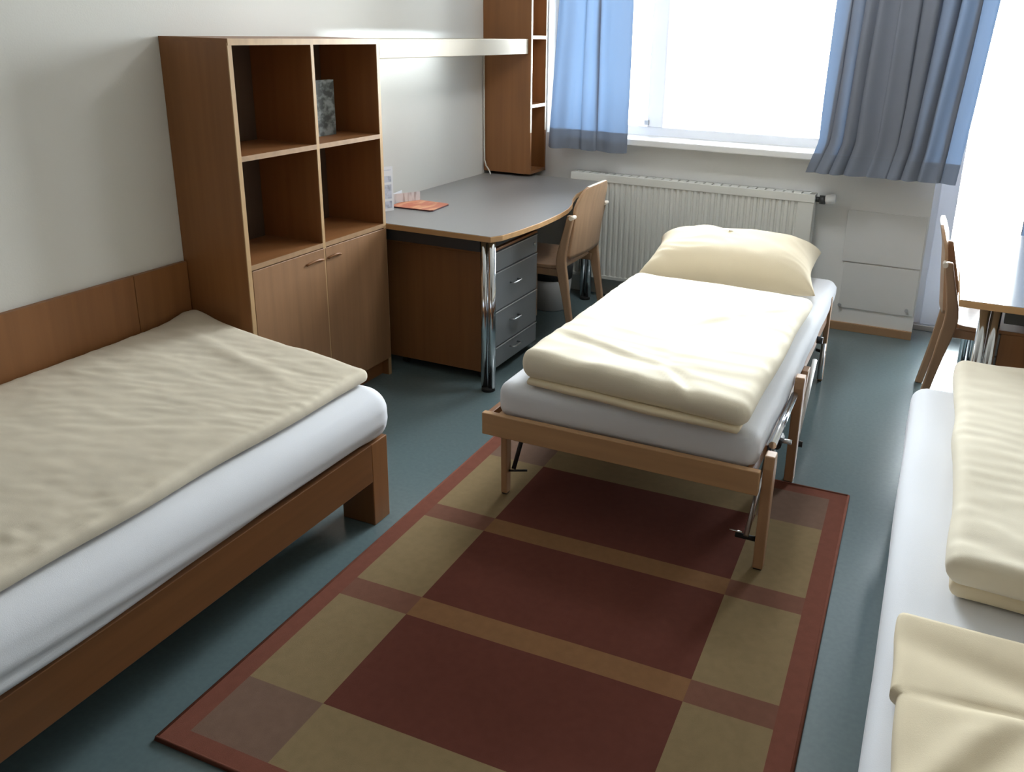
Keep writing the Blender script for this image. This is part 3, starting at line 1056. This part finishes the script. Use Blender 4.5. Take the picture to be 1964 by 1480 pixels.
bar('brace', (-0.372, 2.60, 0.315), (-0.380, 2.36, 0.115), 0.0085, m_steel)
bar('brace', (-1.238, 2.62, 0.315), (-1.232, 2.445, 0.10), 0.008, m_black)
bar('pivot', (-0.352, 2.372, 0.105), (-0.415, 2.372, 0.105), 0.0085, m_rubber)
bar('pivot', (-0.395, 2.37, 0.118), (-0.435, 2.37, 0.118), 0.0035, m_chrome)
bar('pivot', (-1.244, 2.43, 0.098), (-1.185, 2.46, 0.098), 0.004, m_black)
bar('side_tube', (-0.345, 2.470, 0.385), (-0.352, 2.93, 0.372), 0.0125, m_chrome)
bar('hinge_block', (-0.350, 2.58, 0.335), (-0.352, 2.66, 0.33), 0.017, m_black)
bar('hinge_block', (-0.345, 2.60, 0.345), (-0.305, 2.60, 0.345), 0.008, m_steel)
bar('brace', (-0.358, 2.60, 0.32), (-0.350, 2.46, 0.06), 0.006, m_white)
bar('brace', (-0.347, 3.42, 0.335), (-0.347, 3.10, 0.11), 0.010, m_white)
bar('pivot', (-0.352, 3.10, 0.105), (-0.322, 3.10, 0.105), 0.013, m_rubber)
bar('brace', (-0.378, 4.03, 0.20), (-0.372, 3.96, 0.045), 0.012, m_steel)
bar('pivot', (-0.41, 4.04, 0.16), (-0.365, 4.02, 0.16), 0.008, m_black)
bm = bmesh.new()
add_prism(bm, [(3.28, 0.335), (3.34, 0.335), (3.22, 0.16), (3.18, 0.14), (3.165, 0.17)], 'x', -0.377, -0.352)
link('folding_arm', bm, m_bedwood_z, mb, off=MB, bevel=0.003)
bar('hinge_block', (-0.370, 3.62, 0.355), (-0.345, 3.62, 0.355), 0.016, m_black)


def mattress_mid(x, y, z, top):
    dz = 0.003 * N(x * 3, y * 3, 9)
    dx = 0.0
    if x > -0.45 and z < 0.44:
        dx = 0.006 * wrinkle(y * 3, z * 14, 0, 1, 1, 6.1)
    # head section slightly crowned
    dz -= 0.003
    return (dx, 0, dz)


bm = soft_block(-1.255, -0.372, 2.352, 4.262, 0.338, 0.466, 0.045, 0.04, 0.022, mattress_mid)
link('mattress', bm, m_sheet, mb, True, off=MB)


def duvet_mid(x, y, z, top):
    s = (y - 2.33) / 1.3
    dx = -0.03 * s * (1 - (x + 1.17) / 0.77) + 0.010 * N(y * 3, 5.5, 2)
    dy = -0.055 * (x + 1.17) / 0.77 * (1 - s) + 0.010 * N(x * 3.5, 7, 1)
    dz = 0.0
    if top > 0.3:
        f = min(1, (top - 0.3) * 2)
        dz = f * (0.0075 * wrinkle(x * 3.2, y * 3.2, 0.25, 1.0, 2.6, 3.1) + 0.010 * N(x * 3, y * 3, 2.2)
                  + 0.0028 * N(x * 5 + y * 2, y * 14 - x * 4, 6) + 0.003 * wrinkle(x * 4, y * 4, 0.2, 1.0, 2.8, 9.4))
        # two long soft creases
        for (px_, py_, an, ln_, dp) in ((-0.64, 2.46, 2.2, 0.16, 0.010), (-0.62, 3.15, 0.95, 0.35, 0.006), (-0.90, 2.56, -0.25, 0.28, 0.008)):
            c, q = math.cos(an), math.sin(an)
            u = (x - px_) * c + (y - py_) * q
            v = -(x - px_) * q + (y - py_) * c
            dz -= f * dp * math.exp(-(v / 0.028) ** 2) * math.exp(-(u / ln_) ** 2)
            dz += f * dp * 0.8 * math.exp(-((v - 0.03) / 0.022) ** 2) * math.exp(-(u / ln_) ** 2)
    dz -= 0.035 * s * top          # thinner towards the pillow
    dz += -0.012 * top * (x + 1.17) / 0.77
    return (dx, dy, dz)


bm = soft_block(-1.178, -0.400, 2.370, 3.630, 0.484, 0.584, 0.044, 0.048, 0.0125, duvet_mid)
dv = link('duvet', bm, m_cream2, None, True)
tag(dv, 'puffy white cream duvet folded in half on the middle folding bed', 'duvet')


def duvet_low(x, y, z, top):
    s = (y - 2.33) / 1.3
    return (-0.03 * s * (1 - (x + 1.17) / 0.77), -0.055 * (x + 1.17) / 0.77 * (1 - s) + 0.012 * N(x * 5, 2, 1), 0.003 * N(x * 6, y * 6, 3))


bm = soft_block(-1.150, -0.425, 2.362, 3.58, 0.469, 0.493, 0.012, 0.0118, 0.02, duvet_low)
link('lower_fold', bm, m_cream, dv, True)

bm = pillow_bm(0.405, 0.27, 0.128, 0.552, 0.10, -0.845, 4.00, 3.3, tilt=0.03, ear=0.085, droop=0.016, wr=0.007, wang=-0.5)
pl = link('pillow', bm, m_cream, None, True)
tag(pl, 'plump cream pillow at the head of the middle folding bed by the radiator', 'pillow')
bm = bmesh.new()
add_box(bm, -0.02, 0.02, -0.002, 0.002, 0, 0.022)
o = link('tie_loop', bm, m_cream2, pl)
o.location = (-0.87, 4.055, 0.672)
o.rotation_euler = (0.5, 0.2, 0.3)

# ------------------------------------------------------------------ right bed
RB = (0.53, 2.0, 0)
rb = thing('single_bed', RB, 'low beech single bed cut by the right edge with a white fitted sheet', 'bed')
bed_frame(rb, RB, 0.045, 1.045, 0.99, 2.99)


def sheet_r(x, y, z, top):
    dx = 0
    if x < 0.10:
        dx = 0.006 * N(y * 2, z * 6, 3) + 0.02 * max(0, min(1, (1.6 - y) / 0.6)) * -0.4
    return (dx, 0.004 * N(x * 3, z * 5, 1), 0.004 * N(x * 3, y * 3, 5))


bm = soft_block(0.030, 1.055, 0.97, 3.03, 0.29, 0.462, 0.055, 0.05, 0.022, sheet_r)
link('mattress', bm, m_sheet, rb, True, off=RB)


def duvet_r(x, y, z, top):
    dz = 0
    dx = 0.012 * N(y * 4, 1, 1) - 0.02 * max(0, min(1, (2.0 - y) / 0.4)) 
    if top > 0.3:
        f = min(1, (top - 0.3) * 2)
        dz = f * (0.006 * wrinkle(x * 3, y * 3, -0.35, 1, 3.2, 5.5) + 0.008 * N(x * 3, y * 3, 1.2) + 0.004 * N(x * 6, y * 22, 2))
    dy = 0.012 * N(x * 4, z * 20, 2) - 0.04 * max(0, (x - 0.15)) * (1 if y < 2.3 else 0)
    return (dx, dy, dz)


bm = soft_block(0.150, 1.00, 1.735, 3.045, 0.505, 0.575, 0.034, 0.034, 0.0125, duvet_r)
dv2 = link('duvet', bm, m_cream2, None, True)
tag(dv2, 'thick cream duvet folded over the bed at the right edge', 'duvet')
bm = soft_block(0.165, 1.00, 1.755, 3.03, 0.466, 0.510, 0.02, 0.02, 0.018, duvet_r)
link('lower_fold', bm, m_cream, dv2, True)


def pillow_r(x, y, z, top):
    u = (x - 0.06) / 0.9
    dz = dy = dx = 0.0
    if top > 0.2:
        f = min(1, (top - 0.2) * 1.6)
        dz = f * (0.006 * wrinkle(x * 3, y * 3, 0.9, 1.2, 2.4, 8.5) + 0.006 * N(x * 4, y * 4, 3.3))
        dz += f * 0.030 * min(1, u * 2.5)
        yc = 1.372 + 0.010 * math.sin(u * 5)
        v = y - yc
        ramp = min(1, max(0, (x - 0.06) / 0.15))
        dz -= f * 0.006 * math.exp(-(v / 0.010) ** 2) * ramp
        dz += f * 0.012 * ramp * (1 - math.exp(-(max(0, -v) / 0.022) ** 2)) * math.exp(-(max(0, -v) / 0.18))
        for cx, an, am in ((0.10, 1.0, 0.010), (0.22, 0.9, 0.014), (0.36, 0.95, 0.012), (0.52, 1.0, 0.012)):
            c, q = math.cos(an), math.sin(an)
            w = -(x - cx) * q + (y - 1.16) * c
            dz += f * am * (math.exp(-(w / 0.03) ** 2) - 0.5 * math.exp(-((w + 0.04) / 0.03) ** 2)) * (1 if v < 0 else 0) * min(1, abs(v) / 0.08)
        # soft hollow above the crease
        dz -= f * 0.012 * math.exp(-((y - 1.53 + 0.25 * u) / 0.05) ** 2) * math.exp(-((u - 0.25) / 0.25) ** 2)
    if y > 1.42:
        dy = -0.045 * min(1, u * 2.4) * min(1, (y - 1.42) / 0.16)
    dx = 0.004 * N(y * 8, 3, 3) + (0.012 if y < 1.372 else 0)
    return (dx, dy, dz)


bm = soft_block(0.058, 0.98, 0.99, 1.615, 0.468, 0.505, 0.014, 0.018, 0.009, pillow_r)
o = link('pillow', bm, m_cream, None, True)
tag(o, 'large creased cream pillow on the bed at the lower right corner', 'pillow')

# ------------------------------------------------------------------ rug
a = 0.0162
RG = (-1.474, 1.091, 0)
rug = thing('rug', RG, 'rust bordered woven rug with beige and dark red rectangles on the teal floor', 'rug', rz=a)
us = [0, 0.057, 0.285, 1.094, 1.319, 1.380]
vs_ = [0, 0.047, 0.244, 0.615, 0.699, 1.083, 1.166, 1.568, 1.788, 1.845]
BO, DK, BG, BR, ST, S2 = range(6)


def cell(i, j):
    if i in (0, 4) or j in (0, 8): return BO
    mid = i == 2
    if j in (1, 7): return BG if mid else BR
    if j in (2, 4, 6): return DK if mid else BG
    return ST if mid else S2


def ztop(u, v):
    return 0.007 + 0.0012 * N(u * 3, v * 3, 5) + (0.004 if False else 0)


bm = bmesh.new()
def refine(L, st=0.06):
    out = []
    for a_, b_ in zip(L, L[1:]):
        n_ = max(1, round((b_ - a_) / st))
        out += [a_ + (b_ - a_) * k / n_ for k in range(n_)]
    return out + [L[-1]]
U, Vv = refine(us), refine(vs_)
def idx(L, x):
    for k in range(len(L) - 1):
        if x < L[k + 1]: return k
    return len(L) - 2
G = [[bm.verts.new((u, v, ztop(u, v))) for v in Vv] for u in U]
for i in range(len(U) - 1):
    for j in range(len(Vv) - 1):
        f = bm.faces.new((G[i][j], G[i + 1][j], G[i + 1][j + 1], G[i][j + 1]))
        f.material_index = cell(idx(us, (U[i] + U[i + 1]) / 2), idx(vs_, (Vv[j] + Vv[j + 1]) / 2))
rim = ([(i, 0) for i in range(len(U))] + [(len(U) - 1, j) for j in range(1, len(Vv))]
       + [(i, len(Vv) - 1) for i in range(len(U) - 2, -1, -1)] + [(0, j) for j in range(len(Vv) - 2, 0, -1)])
low = []
for i, j in rim:
    c = G[i][j].co
    low.append(bm.verts.new((c.x + (0.004 if i == len(U) - 1 else -0.004 if i == 0 else 0), c.y + (0.004 if j == len(Vv) - 1 else -0.004 if j == 0 else 0), 0.0005)))
for k in range(len(rim)):
    k2 = (k + 1) % len(rim)
    f = bm.faces.new((G[rim[k][0]][rim[k][1]], G[rim[k2][0]][rim[k2][1]], low[k2], low[k]))
    f.material_index = BO
bm.faces.new(low)
rg = link('woven_field', bm, [m_r_border, m_r_dark, m_r_beige, m_r_brown, m_r_stripe, m_r_stripe2], rug)
# raised hemmed edge cord
bm = bmesh.new()
add_tube(bm, [(1.380, 0, 0.006), (1.380, 1.845, 0.006)], 0.005, 8)
add_tube(bm, [(0, 0, 0.006), (0, 1.845, 0.006)], 0.004, 8)
add_tube(bm, [(0, 0, 0.006), (1.380, 0, 0.006)], 0.005, 8)
add_tube(bm, [(0, 1.845, 0.006), (1.380, 1.845, 0.006)], 0.005, 8)
link('edge_binding', bm, m_r_border, rug)

# ------------------------------------------------------------------ small things
BK = (-2.43, 2.96, 1.1375)
bk = thing('book', BK, 'dark grey book with a rocky cover standing in the upper right bay of the bookcase', 'book')
bm = bmesh.new()
add_box(bm, 0.001, 0.014, -0.098, 0.098, 0.002, 0.226)
link('page_block', bm, m_paper, bk)
bm = bmesh.new()
add_box(bm, 0.014, 0.0165, -0.10, 0.10, 0.0, 0.229)
add_box(bm, -0.0015, 0.001, -0.10, 0.10, 0.0, 0.229)
add_box(bm, 0.001, 0.014, -0.10, -0.098, 0.0, 0.229)
link('cover', bm, m_book, bk)

LF = (-2.43, 3.40, 0.7345)
lf = thing('leaflet', LF, 'white leaflet with grey blue pictures standing on the desk against the bookcase', 'leaflet')
bm = bmesh.new()
for sgn in (0,):
    add_prism(bm, [(-0.020, -0.07), (0.028, 0.052), (0.0268, 0.0525), (-0.0212, -0.0695)], 'z', 0.0, 0.215)
link('page', bm, m_paper, lf)
# printed blocks on the side facing the room
bm = bmesh.new()
def lfp(s, z):   # point on printed side
    return (-0.020 + 0.048 * s + 0.0009, -0.07 + 0.122 * s - 0.0004, z)
for z0, z1, s0, s1 in ((0.060, 0.128, 0.30, 0.92), (0.140, 0.170, 0.25, 0.92), (0.196, 0.200, 0.25, 0.92), (0.014, 0.048, 0.3, 0.92)):
    vv = [bm.verts.new(lfp(s, z)) for s, z in ((s0, z0), (s1, z0), (s1, z1), (s0, z1))]
    bm.faces.new(vv)
link('printed_pictures', bm, m_photo, lf)

CD = (-2.46, 3.63, 0.7345)
cd = thing('folded_card', CD, 'small pale folded card with faint print standing behind the orange brochure', 'card')
bm = bmesh.new()
add_prism(bm, [(-0.03, -0.07), (0.045, 0.075), (0.044, 0.0755), (-0.031, -0.0695)], 'z', 0.0, 0.052)
link('front_flap', bm, m_textprint, cd)
bm = bmesh.new()
add_prism(bm, [(-0.031, -0.07), (-0.0318, -0.0698), (-0.055, 0.06), (-0.054, 0.06)], 'z', 0.0, 0.052)
link('back_flap', bm, m_paper, cd)

BR_ = (-2.345, 3.60, 0.7345)
br = thing('brochure', BR_, 'glossy orange red brochure lying on the grey desk top beside the bookcase', 'brochure')
pp = [(-0.12, -0.10), (0.11, -0.09), (0.122, -0.078), (0.110, 0.085), (0.098, 0.10), (-0.105, 0.11), (-0.12, 0.10)]
bm = bmesh.new()
add_prism(bm, pp, 'z', 0.0, 0.006)
link('pages', bm, m_paperdark, br)
bm = bmesh.new()
add_prism(bm, [(x * 1.0, y * 1.0) for x, y in pp], 'z', 0.006, 0.0072)
link('cover', bm, m_red, br)
